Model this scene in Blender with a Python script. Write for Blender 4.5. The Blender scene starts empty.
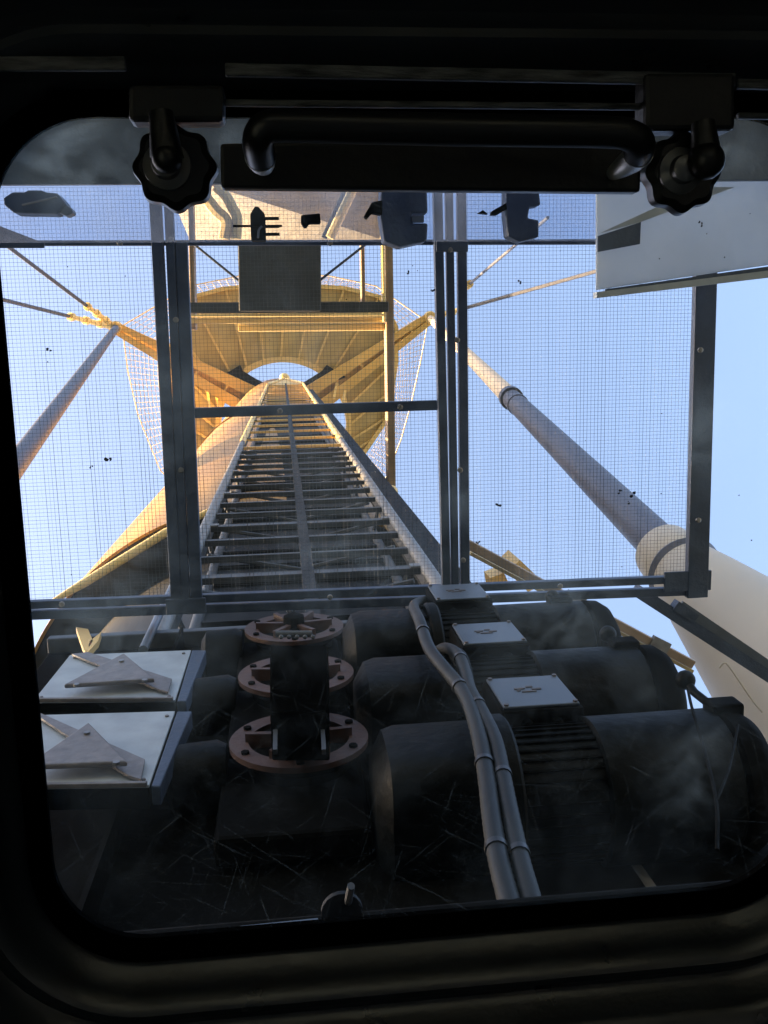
import bpy, bmesh, math, random
from mathutils import Vector, Matrix
random.seed(7)
S = bpy.context.scene
COL = S.collection
W0, H0, F = 768, 1024, 940.0

# ------------------------------------------------------------------ camera
zc = Vector((-102, 160, -940)).normalized()
xc = Vector((9268, 386, -940)); xc = (xc - zc * xc.dot(zc)).normalized()
yc = zc.cross(xc)
R = Matrix((xc, yc, zc))                      # camera -> world
cd = bpy.data.cameras.new("camera"); cam = bpy.data.objects.new("camera", cd); COL.objects.link(cam)
cam.matrix_world = R.to_4x4()
cd.sensor_fit = 'VERTICAL'; cd.sensor_height = 36; cd.lens = 36 * F / H0
cd.clip_start = 0.02; cd.clip_end = 5000
S.camera = cam

def P(px, py, z):
    """point at height z above the camera seen at photograph pixel px, py"""
    d = R @ Vector((px - W0 / 2, H0 / 2 - py, -F))
    return d * (z / d.z)
def PY(px, py, y):
    d = R @ Vector((px - W0 / 2, H0 / 2 - py, -F))
    return d * (y / d.y)

# ------------------------------------------------------------------ world and sun
SUN = Vector((-0.98, 0.18, 0)).normalized()
EL = math.radians(12)
sun_dir = Vector((SUN.x * math.cos(EL), SUN.y * math.cos(EL), math.sin(EL)))
w = bpy.data.worlds.new("World"); S.world = w; w.use_nodes = True
nt = w.node_tree; bg = nt.nodes['Background']
sky = nt.nodes.new('ShaderNodeTexSky'); sky.sky_type = 'NISHITA'; sky.sun_disc = False
sky.sun_elevation = EL; sky.sun_rotation = math.atan2(SUN.x, SUN.y)
sky.air_density = 1.0; sky.dust_density = 5.5; sky.ozone_density = 1.0
nt.links.new(sky.outputs[0], bg.inputs[0]); bg.inputs[1].default_value = 0.15
sl = bpy.data.lights.new("sun", 'SUN'); sl.energy = 5.0; sl.angle = math.radians(0.5); sl.color = (1, .64, .27)
so = bpy.data.objects.new("sun", sl); COL.objects.link(so)
so.rotation_euler = sun_dir.to_track_quat('Z', 'Y').to_euler()
S.view_settings.view_transform = 'Standard'; S.view_settings.look = 'None'
S.view_settings.exposure = 2.68; S.view_settings.gamma = 1

# ------------------------------------------------------------------ materials
def mat(name, col, rough=.5, metal=0., var=.25, scale=8., bump=.0, bscale=60., dirt=None, stretch=(1, 1, 1), spec=.5):
    m = bpy.data.materials.new(name); m.use_nodes = True
    n = m.node_tree.nodes; l = m.node_tree.links; b = n['Principled BSDF']
    tc = n.new('ShaderNodeTexCoord'); mp = n.new('ShaderNodeMapping'); mp.inputs['Scale'].default_value = stretch
    l.new(tc.outputs['Object'], mp.inputs[0])
    no = n.new('ShaderNodeTexNoise'); no.inputs['Scale'].default_value = scale; no.inputs['Detail'].default_value = 8
    l.new(mp.outputs[0], no.inputs[0])
    cr = n.new('ShaderNodeValToRGB'); cr.color_ramp.elements[0].position = .3; cr.color_ramp.elements[1].position = .72
    d = dirt if dirt else tuple(c * (1 - var) for c in col)
    cr.color_ramp.elements[0].color = (*d, 1); cr.color_ramp.elements[1].color = (*col, 1)
    l.new(no.outputs[0], cr.inputs[0]); l.new(cr.outputs[0], b.inputs['Base Color'])
    b.inputs['Metallic'].default_value = metal; b.inputs['Specular IOR Level'].default_value = spec
    mr = n.new('ShaderNodeMapRange'); mr.inputs[3].default_value = max(0, rough - .12); mr.inputs[4].default_value = min(1, rough + .15)
    l.new(no.outputs[0], mr.inputs[0]); l.new(mr.outputs[0], b.inputs['Roughness'])
    if bump:
        n2 = n.new('ShaderNodeTexNoise'); n2.inputs['Scale'].default_value = bscale; n2.inputs['Detail'].default_value = 6
        l.new(mp.outputs[0], n2.inputs[0])
        bp = n.new('ShaderNodeBump'); bp.inputs['Strength'].default_value = bump; bp.inputs['Distance'].default_value = .01
        l.new(n2.outputs[0], bp.inputs['Height']); l.new(bp.outputs[0], b.inputs['Normal'])
    return m

M = dict(
    black=mat('black_paint', (.006, .006, .006), .38, 0, .4, 12, .15, 90),
    rubber=mat('rubber', (.001, .001, .001), .95, 0, .3, 10, spec=.0),
    framepaint=mat('frame_enamel', (.010, .015, .022), .30, 0, .6, 18, .04, 160, spec=1.0),
    plastic=mat('black_plastic', (.006, .006, .006), .35, 0, .3, 20),
    chrome=mat('polished_steel', (.9, .9, .9), .42, .9, .3, 25),
    trim=mat('worn_metal_trim', (.16, .165, .165), .45, .6, .85, 40, .3, 120, stretch=(1, 6, 6)),
    wall=mat('cabin_wall', (.17, .20, .23), .5, 0, .3, 3),
    guard=mat('guard_steel', (.042, .068, .125), .5, .2, .35, 14, .2, 80),
    wire=mat('wire', (.11, .12, .14), .7, .0, .2, 4),
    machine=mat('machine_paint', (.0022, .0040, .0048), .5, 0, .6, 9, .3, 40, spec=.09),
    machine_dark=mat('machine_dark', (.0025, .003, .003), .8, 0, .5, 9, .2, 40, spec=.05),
    darkclad=mat('dark_cladding', (.03, .034, .042), .6, 0, .5, 3, .2, 30, stretch=(1, 1, .1), spec=.2),
    lid=mat('lid_paint', (.075, .10, .14), .4, 0, .2, 14),
    red=mat('brake_red', (.075, .036, .028), .6, 0, .45, 22, .2, 60),
    hose=mat('hose_grey', (.014, .018, .021), .5, 0, .5, 18, spec=.25),
    steel=mat('bare_steel', (.26, .26, .26), .38, .8, .4, 14),
    white=mat('white_paint', (.33, .39, .46), .5, 0, .3, 14, .1, 30),
    brass=mat('golden_sheet', (.055, .034, .012), .42, .2, .6, 3.5, .5, 5, stretch=(1, 3, 1)),
    gusset=mat('gusset_grey', (.17, .165, .185), .5, 0, .5, 30, .25, 50),
    greyplate=mat('grey_plate', (.12, .11, .115), .55, 0, .4, 22, .15, 40),
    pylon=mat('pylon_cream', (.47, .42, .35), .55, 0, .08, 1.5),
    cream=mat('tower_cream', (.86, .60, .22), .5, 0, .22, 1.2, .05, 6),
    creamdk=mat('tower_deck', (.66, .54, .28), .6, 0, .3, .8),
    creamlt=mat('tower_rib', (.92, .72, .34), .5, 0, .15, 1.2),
    mast=mat('mast_galvanised', (.045, .056, .072), .6, 0, .5, 9, .2, 40),
    rail=mat('mast_rail', (.20, .21, .22), .5, .2, .4, 16),
    mastdk=mat('mast_rack', (.014, .018, .024), .7, 0, .5, 9, spec=.15),
    stay=mat('stay_bluegrey', (.085, .10, .155), .5, 0, .2, 2),
    brown=mat('brown_tie', (.32, .24, .17), .6, 0, .4, 5),
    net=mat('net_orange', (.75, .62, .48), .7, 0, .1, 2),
    ground=mat('ground', (.36, .31, .18), .9, 0, .4, .01),
    shade_ridge=mat('shade_ridge_grass', (.06, .07, .035), .9, 0, .5, .02),
)

def corrugated():
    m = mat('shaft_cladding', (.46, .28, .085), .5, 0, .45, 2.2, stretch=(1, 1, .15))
    return m
M['shaft'] = corrugated()

def glass_mat():
    m = bpy.data.materials.new('scratched_acrylic'); m.use_nodes = True
    n = m.node_tree.nodes; l = m.node_tree.links; n.remove(n['Principled BSDF'])
    out = n['Material Output']; tc = n.new('ShaderNodeTexCoord')
    def noise(scale, det, st=(1, 1, 1), rot=0., dist=0.):
        m0 = n.new('ShaderNodeMapping'); m0.inputs['Rotation'].default_value = (0, 0, rot); l.new(tc.outputs['Object'], m0.inputs[0])
        mp = n.new('ShaderNodeMapping'); mp.inputs['Scale'].default_value = st
        l.new(m0.outputs[0], mp.inputs[0])
        t = n.new('ShaderNodeTexNoise'); t.inputs['Scale'].default_value = scale; t.inputs['Detail'].default_value = det
        t.inputs['Distortion'].default_value = dist
        l.new(mp.outputs[0], t.inputs[0]); return t.outputs[0]
    def rng(s, a, b, c, d):
        r = n.new('ShaderNodeMapRange'); r.inputs[1].default_value = a; r.inputs[2].default_value = b
        r.inputs[3].default_value = c; r.inputs[4].default_value = d; l.new(s, r.inputs[0]); return r.outputs[0]
    def mth(op, a, b):
        x = n.new('ShaderNodeMath'); x.operation = op
        for i, v in enumerate((a, b)):
            if isinstance(v, (int, float)): x.inputs[i].default_value = v
            else: l.new(v, x.inputs[i])
        return x.outputs[0]
    smear = rng(noise(5, 6, dist=1.5), .5, .85, .0, .03)
    film = rng(noise(38, 6, dist=.6), .5, .9, .0, .012)
    fac = mth('ADD', mth('ADD', smear, film), .001)
    sx = n.new('ShaderNodeSeparateXYZ'); l.new(tc.outputs['Object'], sx.inputs[0])
    for (px, py, rr, amp) in ((110, 600, 150, .07), (330, 560, 140, .04), (560, 610, 140, .06), (690, 790, 90, .085), (700, 740, 60, .05), (640, 700, 70, .03), (70, 150, 120, .10), (230, 150, 60, .05), (700, 430, 120, .05), (150, 400, 160, .045), (300, 380, 120, .04), (500, 840, 80, .02), (720, 150, 80, .07), (455, 500, 70, .05)):
        c = P(px, py, ZW + .002); vm = n.new('ShaderNodeVectorMath'); vm.operation = 'DISTANCE'
        l.new(tc.outputs['Object'], vm.inputs[0]); vm.inputs[1].default_value = c - Vector(PANE0)
        v = rng(vm.outputs['Value'], 0, rr * ZW / F, 1, 0); v = mth('MULTIPLY', v, v)
        v = mth('MULTIPLY', v, rng(noise(26, 9, dist=1.6), .36, .7, .2 * amp, amp * 1.35)); fac = mth('ADD', fac, v)
    edge_fade = mth('MULTIPLY', rng(sx.outputs[1], .22, .36, 1.0, .3), 1.0)   # smears thinned towards the lower edge
    fac = mth('MULTIPLY', fac, edge_fade)
    for k, (rot, amt) in enumerate(((.55, .012), (-.8, .01), (1.15, .012), (1.75, .01), (2.5, .012), (-.25, .008))):
        s = rng(noise(9, 2, (1.3, 60, 1), rot + .1, .9), .66, .76, 0, amt)
        fac = mth('ADD', fac, s)
    tr = n.new('ShaderNodeBsdfTransparent'); tr.inputs[0].default_value = (.96, .93, .98, 1)
    df = n.new('ShaderNodeBsdfTranslucent'); df.inputs[0].default_value = (.62, .82, 1, 1)
    mx = n.new('ShaderNodeMixShader'); l.new(fac, mx.inputs[0]); l.new(tr.outputs[0], mx.inputs[1]); l.new(df.outputs[0], mx.inputs[2])
    gl = n.new('ShaderNodeBsdfGlossy'); gl.inputs['Roughness'].default_value = .08
    fr = n.new('ShaderNodeFresnel'); fr.inputs[0].default_value = 1.3
    m2 = n.new('ShaderNodeMixShader'); l.new(fr.outputs[0], m2.inputs[0]); l.new(mx.outputs[0], m2.inputs[1]); l.new(gl.outputs[0], m2.inputs[2])
    l.new(m2.outputs[0], out.inputs[0])
    return m
ZW = .66; PANE0 = (0, 0, 0)   # the pane's mesh is laid out round the window centre
M['pane'] = None

def sheet_mat(name, col, tcol, fac, wave=0):
    m = bpy.data.materials.new(name); m.use_nodes = True
    n = m.node_tree.nodes; l = m.node_tree.links; n.remove(n['Principled BSDF']); out = n['Material Output']
    tr = n.new('ShaderNodeBsdfTransparent'); tr.inputs[0].default_value = (*tcol, 1)
    df = n.new('ShaderNodeBsdfTranslucent'); df.inputs[0].default_value = (*col, 1)
    d2 = n.new('ShaderNodeBsdfDiffuse'); d2.inputs[0].default_value = (*col, 1)
    tc = n.new('ShaderNodeTexCoord'); no = n.new('ShaderNodeTexNoise'); no.inputs['Scale'].default_value = 6; no.inputs['Detail'].default_value = 7
    l.new(tc.outputs['Object'], no.inputs[0])
    mr = n.new('ShaderNodeMapRange'); mr.inputs[1].default_value = .3; mr.inputs[2].default_value = .7
    mr.inputs[3].default_value = max(.02, fac - .08); mr.inputs[4].default_value = min(1, fac + .08); l.new(no.outputs[0], mr.inputs[0])
    a = n.new('ShaderNodeMixShader'); a.inputs[0].default_value = .35; l.new(df.outputs[0], a.inputs[1]); l.new(d2.outputs[0], a.inputs[2])
    b = n.new('ShaderNodeMixShader'); l.new(mr.outputs[0], b.inputs[0]); l.new(tr.outputs[0], b.inputs[1]); l.new(a.outputs[0], b.inputs[2])
    l.new(b.outputs[0], out.inputs[0]); return m
M['sheet'] = sheet_mat('cloudy_sheet', (.56, .60, .66), (.74, .79, .87), .14)
M['slab'] = sheet_mat('white_translucent_board', (.50, .55, .60), (.7, .75, .8), .92)

# ------------------------------------------------------------------ mesh helpers
class MB:
    def __init__(s): s.v = []; s.f = []
    def add(s, vs, fs):
        o = len(s.v); s.v += [tuple(v) for v in vs]; s.f += [tuple(i + o for i in f) for f in fs]; return s
    def box(s, x0, x1, y0, y1, z0, z1):
        vs = [(x, y, z) for z in (z0, z1) for y in (y0, y1) for x in (x0, x1)]
        return s.add(vs, [(0, 2, 3, 1), (4, 5, 7, 6), (0, 1, 5, 4), (2, 6, 7, 3), (0, 4, 6, 2), (1, 3, 7, 5)])
    def beam(s, p, q, wd, ht, up=(0, 0, 1), w2=None, h2=None):
        p = Vector(p); q = Vector(q); d = (q - p).normalized(); up = Vector(up)
        if abs(d.dot(up)) > .98: up = Vector((0, 1, 0))
        sx = d.cross(up).normalized(); sy = sx.cross(d).normalized()
        w2 = wd if w2 is None else w2; h2 = ht if h2 is None else h2
        vs = [p + sx * a * wd / 2 + sy * b * ht / 2 for a, b in ((-1, -1), (1, -1), (1, 1), (-1, 1))]
        vs += [q + sx * a * w2 / 2 + sy * b * h2 / 2 for a, b in ((-1, -1), (1, -1), (1, 1), (-1, 1))]
        return s.add(vs, [(3, 2, 1, 0), (4, 5, 6, 7), (0, 1, 5, 4), (1, 2, 6, 5), (2, 3, 7, 6), (3, 0, 4, 7)])
    def tube(s, pts, r, n=12, cap=True):
        pts = [Vector(p) for p in pts]; rs = r if isinstance(r, (list, tuple)) else [r] * len(pts)
        t0 = (pts[1] - pts[0]).normalized(); u = t0.orthogonal().normalized(); vs = []; fs = []
        for i, p in enumerate(pts):
            t = (pts[min(i + 1, len(pts) - 1)] - pts[max(i - 1, 0)]).normalized()
            u = (u - t * u.dot(t)).normalized(); v = t.cross(u)
            for k in range(n):
                a = 2 * math.pi * k / n; vs.append(p + (u * math.cos(a) + v * math.sin(a)) * rs[i])
        for i in range(len(pts) - 1):
            for k in range(n):
                a, b = i * n + k, i * n + (k + 1) % n; fs.append((a, b, b + n, a + n))
        if cap: fs.append(tuple(range(n - 1, -1, -1))); fs.append(tuple(range((len(pts) - 1) * n, len(pts) * n)))
        return s.add(vs, fs)
    def lathe(s, c, axis, prof, n=32):
        """prof: list of (distance along axis, radius)"""
        ax = Vector(axis).normalized(); u = ax.orthogonal().normalized(); v = ax.cross(u); c = Vector(c)
        vs = [c + ax * d + (u * math.cos(2 * math.pi * k / n) + v * math.sin(2 * math.pi * k / n)) * r for d, r in prof for k in range(n)]
        fs = []
        for i in range(len(prof) - 1):
            for k in range(n):
                a, b = i * n + k, i * n + (k + 1) % n; fs.append((a, b, b + n, a + n))
        fs.append(tuple(range(n - 1, -1, -1))); fs.append(tuple(range((len(prof) - 1) * n, len(prof) * n)))
        return s.add(vs, fs)
    def ball(s, c, r, n=16, m=10, sc=(1, 1, 1)):
        prof = [(-r * math.cos(math.pi * i / m), max(1e-4, r * math.sin(math.pi * i / m))) for i in range(m + 1)]
        o = len(s.v); s.lathe((0, 0, 0), (0, 0, 1), prof, n)
        for i in range(o, len(s.v)):
            q = s.v[i]; s.v[i] = (q[0] * sc[0] + c[0], q[1] * sc[1] + c[1], q[2] * sc[2] + c[2])
        return s
    def prism(s, pts, off):
        """closed polygon pts swept by vector off"""
        n = len(pts); off = Vector(off); vs = [Vector(p) for p in pts] + [Vector(p) + off for p in pts]
        fs = [tuple(range(n)), tuple(range(2 * n - 1, n - 1, -1))] + [(k, k + n, (k + 1) % n + n, (k + 1) % n) for k in range(n)]
        return s.add(vs, fs)
    def loops(s, ls, closed=False):
        n = len(ls[0]); vs = [p for L in ls for p in L]; fs = []
        m = len(ls)
        for i in range(m if closed else m - 1):
            for k in range(n):
                a, b = i * n + k, i * n + (k + 1) % n; j = ((i + 1) % m) * n
                fs.append((a, b, j + (k + 1) % n, j + k))
        return s.add(vs, fs)
    def build(s, name, m, parent=None, smooth=False, bevel=0, kind=None, origin=None, seg=2):
        me = bpy.data.meshes.new(name)
        o0 = Vector(origin) if origin is not None else Vector((0, 0, 0))
        me.from_pydata([Vector(v) - o0 for v in s.v], [], s.f); me.update()
        bm = bmesh.new(); bm.from_mesh(me); bmesh.ops.recalc_face_normals(bm, faces=bm.faces[:]); bm.to_mesh(me); bm.free()
        if m: me.materials.append(M[m])
        o = bpy.data.objects.new(name, me); COL.objects.link(o); o.location = o0
        if smooth:
            me.polygons.foreach_set('use_smooth', [True] * len(me.polygons))
            me.set_sharp_from_angle(angle=math.radians(38))
        if bevel:
            b = o.modifiers.new('bevel', 'BEVEL'); b.width = bevel; b.segments = seg; b.limit_method = 'ANGLE'
        if parent is not None:
            o.parent = parent; o.matrix_parent_inverse = Matrix.Identity(4)
            o.location = o0 - wl(parent)
        if kind: o['kind'] = kind
        return o
def wl(o):
    v = Vector(o.location)
    while o.parent is not None: o = o.parent; v += Vector(o.location)
    return v
def tag(o, label, cat, group=None):
    o['label'] = label; o['category'] = cat
    if group: o['group'] = group
    return o
def thing(name, loc, label, cat, group=None):
    o = bpy.data.objects.new(name, None); COL.objects.link(o); o.location = loc; o.empty_display_size = .1
    return tag(o, label, cat, group)
def kids(o): return list(o.children)
def dup(o, parent=None, delta=(0, 0, 0)):
    c = o.copy(); COL.objects.link(c); c.parent = parent
    if parent is None: c.location = Vector(o.location) + Vector(delta)
    for ch in kids(o): dup(ch, c)
    return c
def rrect(x0, x1, y0, y1, r, z, n=12):
    pts = []
    for cx, cy, a0 in ((x1 - r, y1 - r, 0), (x0 + r, y1 - r, 90), (x0 + r, y0 + r, 180), (x1 - r, y0 + r, 270)):
        for k in range(n + 1):
            a = math.radians(a0 + 90 * k / n); pts.append((cx + r * math.cos(a), cy + r * math.sin(a), z))
    return pts
def catmull(pts, sub=8):
    pts = [Vector(p) for p in pts]; P_ = [pts[0] * 2 - pts[1]] + pts + [pts[-1] * 2 - pts[-2]]; out = []
    for i in range(1, len(P_) - 2):
        a, b, c, d = P_[i - 1:i + 3]
        for k in range(sub):
            t = k / sub
            out.append(.5 * ((2 * b) + (c - a) * t + (2 * a - 5 * b + 4 * c - d) * t * t + (3 * b - a - 3 * c + d) * t ** 3))
    out.append(pts[-1]); return out

# ------------------------------------------------------------------ ground and added shade ridge
GZ = -24
g = MB(); n = 24; ext = 2500
g.add([(-ext, -ext, GZ), (ext, -ext, GZ), (ext, ext, GZ), (-ext, ext, GZ)], [(0, 1, 2, 3)])
g.build('ground', 'ground', kind='structure')
HD = 160.0; side = Vector((-SUN.y, SUN.x, 0)); SHZ = 8.2
hv = []; hf = []; nu, nv = 60, 12
for i in range(nu + 1):
    u = (i / nu - .5) * 520
    top = SHZ + HD * math.tan(EL) + 1.6 * math.sin(u * .031) * min(1, abs(u) / 25) + 1.2 * math.sin(u * .09 + 1) * min(1, abs(u) / 25)
    top = GZ - 1 + (top - GZ) * max(0, 1 - (abs(u) / 270) ** 4)
    for j in range(nv + 1):
        t = (j / nv - .5) * 2
        hz = GZ - 1 + (top - GZ + 1) * (math.cos(t * math.pi) * .5 + .5)
        p = SUN * (HD + t * 70) + side * u; hv.append((p.x, p.y, hz))
for i in range(nu):
    for j in range(nv):
        a = i * (nv + 1) + j; hf.append((a, a + 1, a + nv + 2, a + nv + 1))
MB().add(hv, hf).build('shade_ridge', 'shade_ridge', kind='structure', smooth=True)  # unseen ridge, added only to shade the cabin and lower mast

# ------------------------------------------------------------------ tower shaft
ZT = 50.0
SX, SY, SR = -.23, 3.74, 2.41
sh = thing('tower_shaft', (SX, SY, GZ), 'huge round ribbed tower column behind the lattice mast, golden where the low sun strikes it', 'tower')
nf = 160
def circ(r, z, n=nf, cx=None): return [(SX + r * math.cos(2 * math.pi * k / n), SY + r * math.sin(2 * math.pi * k / n), z) for k in range(n)]
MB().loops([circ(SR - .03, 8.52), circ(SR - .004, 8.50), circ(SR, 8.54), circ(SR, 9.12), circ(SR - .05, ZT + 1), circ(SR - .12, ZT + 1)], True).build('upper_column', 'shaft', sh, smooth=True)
MB().loops([circ(.1, 8.54), circ(SR - .032, 8.54), circ(SR - .032, 8.7), circ(.1, 8.7)], True).build('underside', 'darkclad', sh)
MB().loops([circ(1.98, GZ), circ(1.98, 8.53), circ(.2, 8.53), circ(.2, GZ)], True).build('lower_column', 'darkclad', sh, smooth=True)
for z in (24.5,):
    MB().loops([circ(SR - .01, z), circ(SR + .022, z), circ(SR + .022, z + .22), circ(SR - .01, z + .22)], True).build('weld_band', 'shaft', sh, smooth=True)
MB().tube([P(43, 607, 8.1), P(84, 583, 8.25), P(165, 533, 8.45), P(208, 512, 8.5)], [.015, .04, .04, .03], 12).build('rim_pipe', 'creamlt', sh, smooth=True)

# ------------------------------------------------------------------ ring platform
C = P(285, 392, ZT); CX, CY = C.x, C.y
RO = 103 * ZT / F; RI = 62 * ZT / F
rp = thing('ring_platform', (CX, CY, ZT), 'round cream platform with radial ribs and a central hole high up around the tower top', 'platform')
hx, hy = P(284, 425, ZT).x, P(284, 425, ZT).y
ns = 24
OUTL = [(170, 335), (192, 294), (240, 286), (330, 286), (378, 293), (400, 335), (388, 417), (357, 463), (300, 490), (230, 490), (185, 463), (170, 400)]
def outer(k, z, n=ns, add=0.):
    a = 2 * math.pi * k / n; d = Vector((math.cos(a), math.sin(a)))
    best = 103.
    for i in range(len(OUTL)):
        p = Vector(OUTL[i]) - Vector((285, 392)); q = Vector(OUTL[(i + 1) % len(OUTL)]) - Vector((285, 392)); e = q - p
        den = d.x * e.y - d.y * e.x
        if abs(den) < 1e-6: continue
        t_ = (p.x * e.y - p.y * e.x) / den; u_ = (p.x * d.y - p.y * d.x) / den
        if t_ > 0 and -1e-6 <= u_ <= 1 + 1e-6: best = t_
    best += add * F / ZT; w_ = P(285 + d.x * best, 392 + d.y * best, ZT); return (w_.x, w_.y, z)
def oring(z, add=0., n=ns): return [outer(k, z, n, add) for k in range(n)]
def ring(cx, cy, r, z, n=ns, ph=0): return [(cx + r * math.cos(2 * math.pi * (k + ph) / n), cy + r * math.sin(2 * math.pi * (k + ph) / n), z) for k in range(n)]
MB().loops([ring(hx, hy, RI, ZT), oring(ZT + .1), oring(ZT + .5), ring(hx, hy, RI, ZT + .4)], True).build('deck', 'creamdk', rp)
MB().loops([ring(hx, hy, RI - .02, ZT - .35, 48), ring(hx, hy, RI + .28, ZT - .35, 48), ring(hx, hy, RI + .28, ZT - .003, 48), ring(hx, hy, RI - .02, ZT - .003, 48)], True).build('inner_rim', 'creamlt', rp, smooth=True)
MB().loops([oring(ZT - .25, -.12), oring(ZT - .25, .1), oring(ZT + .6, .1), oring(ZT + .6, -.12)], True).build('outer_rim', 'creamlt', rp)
for k in range(ns):
    a = 2 * math.pi * k / ns
    MB().beam((hx + (RI + .28) * math.cos(a), hy + (RI + .28) * math.sin(a), ZT - .14), outer(k, ZT - .06, ns, -.12), .11, .12).build('rib', 'creamlt', rp)
# net apron outside the deck
outl = [(122, 326), (128, 372), (138, 415), (160, 470), (210, 520), (285, 540), (350, 520), (385, 480), (401, 440), (411, 405), (421, 360), (428, 322), (376, 286), (330, 276), (285, 273), (240, 276), (190, 286)]
ow = [P(x, y, ZT + 1.6) for x, y in outl]
nb = MB(); nb.tube(ow + [ow[0]], .035, 6, cap=False)
nb.build('net_rim', 'net', rp)
nb = MB(); m_ = len(ow)
fine = []
for k in range(m_):
    for j in range(7): fine.append(ow[k].lerp(ow[(k + 1) % m_], j / 7))
inn = []
for p in fine:
    d = Vector((p.x - CX, p.y - CY, 0)).normalized(); inn.append(Vector((CX, CY, ZT + .55)) + d * (RO + .05))
for p, q in zip(fine, inn): nb.tube([p, q], .016, 4, cap=False)
for t in [i / 12 for i in range(1, 12)]:
    L = [p.lerp(q, t) for p, q in zip(fine, inn)]; nb.tube(L + [L[0]], .014, 4, cap=False)
nb.build('safety_net', 'net', rp, kind='stuff')

for poly in ([(220, 377), (240, 365), (243, 371), (256, 379), (271, 386), (266, 396)], [(346, 377), (327, 365), (322, 371), (311, 378), (299, 385), (303, 396)]):
    MB().prism([P(x, y, ZT - .45) for x, y in poly], (0, 0, .3)).build('dark_plate', 'darkclad', rp)
# outrigger arms and stays
nodeL = P(116, 328, ZT - .8); nodeR = P(430, 318, ZT - .8)
def arm(name, a0, node, label):
    t = thing(name, a0, label, 'beam')
    d = (node - a0).normalized(); s_ = d.cross(Vector((0, 0, 1))).normalized()
    for k in (-1, 1):
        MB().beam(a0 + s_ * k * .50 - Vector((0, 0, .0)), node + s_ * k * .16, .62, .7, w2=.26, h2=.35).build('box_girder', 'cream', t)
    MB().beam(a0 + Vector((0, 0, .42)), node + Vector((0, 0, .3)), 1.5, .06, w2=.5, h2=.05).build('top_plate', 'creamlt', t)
    for f in (.25, .45, .65, .85):
        c = a0.lerp(node, f); wd = .5 * (1 - f) + .03
        MB().beam(c - s_ * wd, c + s_ * wd, .12, .3).build('cross_piece', 'creamlt', t)
    return t
aL0 = P(262, 407, ZT - .8); aR0 = P(306, 405, ZT - .8)
arm('outrigger_arm', aL0, nodeL, 'golden box girder arm reaching left from the tower top to the stay joint')
arm('outrigger_arm', aR0, nodeR, 'golden box girder arm reaching right from the tower top to the stay joint')
for nd, sgn, lab in ((nodeL, -1, 'left'), (nodeR, 1, 'right')):
    t = thing('stay_joint', nd, 'bright sunlit steel joint at the tip of the %s arm where the stays meet' % lab, 'joint')
    MB().ball(nd, .36).build('hub', 'creamlt', t, smooth=True)
    MB().lathe(nd + Vector((0, 0, -.3)), (0, 0, 1), [(-.1, .3), (.1, .3)], 16).build('flange', 'creamlt', t)
for px, py, s, lb_ in ((206, 398, -1, 'left one'), (215, 402, -1, 'right one'), (348, 388, 1, 'right one'), (339, 384, 1, 'left one')):
    a = P(px, py - 14, ZT - .2); b_ = P(px + 5 * -s, py + 14, ZT - 1.6)
    tag(MB().beam(a, b_, .12, .14).build('short_strut', 'creamlt'), '%s of two short yellow struts below the %s arm near the tower' % (lb_, 'left' if s < 0 else 'right'), 'strut', 'short struts under the left arm' if s < 0 else 'short struts under the right arm')

def stay_rod(node, far, zf, r, lab, fsock=.32):
    q = P(*far, zf); t = thing('stay_rod', q, lab, 'stay rod')
    a = node; m = a.lerp(q, fsock)
    MB().tube([a, m], [.16, .11], 8).build('socket', 'creamlt', t, smooth=True)
    for k in (.35, .65, .95): MB().tube([a.lerp(m, k - .03), a.lerp(m, k + .03)], .2, 10).build('clamp', 'creamlt', t, smooth=True)
    MB().tube([m, q + (q - a) * .6], r, 8).build('rod', 'stay', t, smooth=True)
stay_rod(nodeL, (10, 248), 42, .09, 'upper of two grey stay rods running up left from the left joint')
stay_rod(nodeL, (0, 299), 42, .09, 'lower of two grey stay rods running left from the left joint', .45)
stay_rod(nodeR, (597, 271), 42, .09, 'longer tan stay rod running right from the right joint', .24)
stay_rod(P(466, 287, ZT - 1), (512, 248), 42, .07, 'short thin stay rod above the right joint pointing up right', .1)

def stay_tube(node, far, zf, r0, r1, lab, split=None):
    q = P(*far, zf); t = thing('stay_tube', q, lab, 'stay tube'); f = split or 0
    m = node.lerp(q, f)
    if f:
        rm = r0 + (r1 - r0) * f
        MB().tube([node, m], [r0, rm], 20).build('upper_tube', 'net', t, smooth=True)  # sunlit stretch put into the colour: salmon here, blue-grey below for shade
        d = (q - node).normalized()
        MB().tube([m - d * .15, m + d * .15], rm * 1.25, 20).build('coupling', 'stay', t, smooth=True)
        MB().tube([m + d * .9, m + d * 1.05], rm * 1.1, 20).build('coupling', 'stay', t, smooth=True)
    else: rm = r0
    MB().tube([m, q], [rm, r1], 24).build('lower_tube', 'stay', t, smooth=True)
    return q
stay_tube(nodeL, (-25, 520), 14, .19, .21, 'long grey stay tube slanting from the left joint down past the window edge')
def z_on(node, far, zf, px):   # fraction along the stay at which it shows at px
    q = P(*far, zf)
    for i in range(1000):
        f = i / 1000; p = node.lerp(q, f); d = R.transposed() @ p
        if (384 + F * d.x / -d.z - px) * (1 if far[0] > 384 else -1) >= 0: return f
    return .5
farR = (668, 553); zR = 10
stay_tube(nodeR, farR, zR, .17, .24, 'thick blue grey stay tube slanting from the right joint down to the pale pylon', z_on(nodeR, farR, zR, 511))
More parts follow.
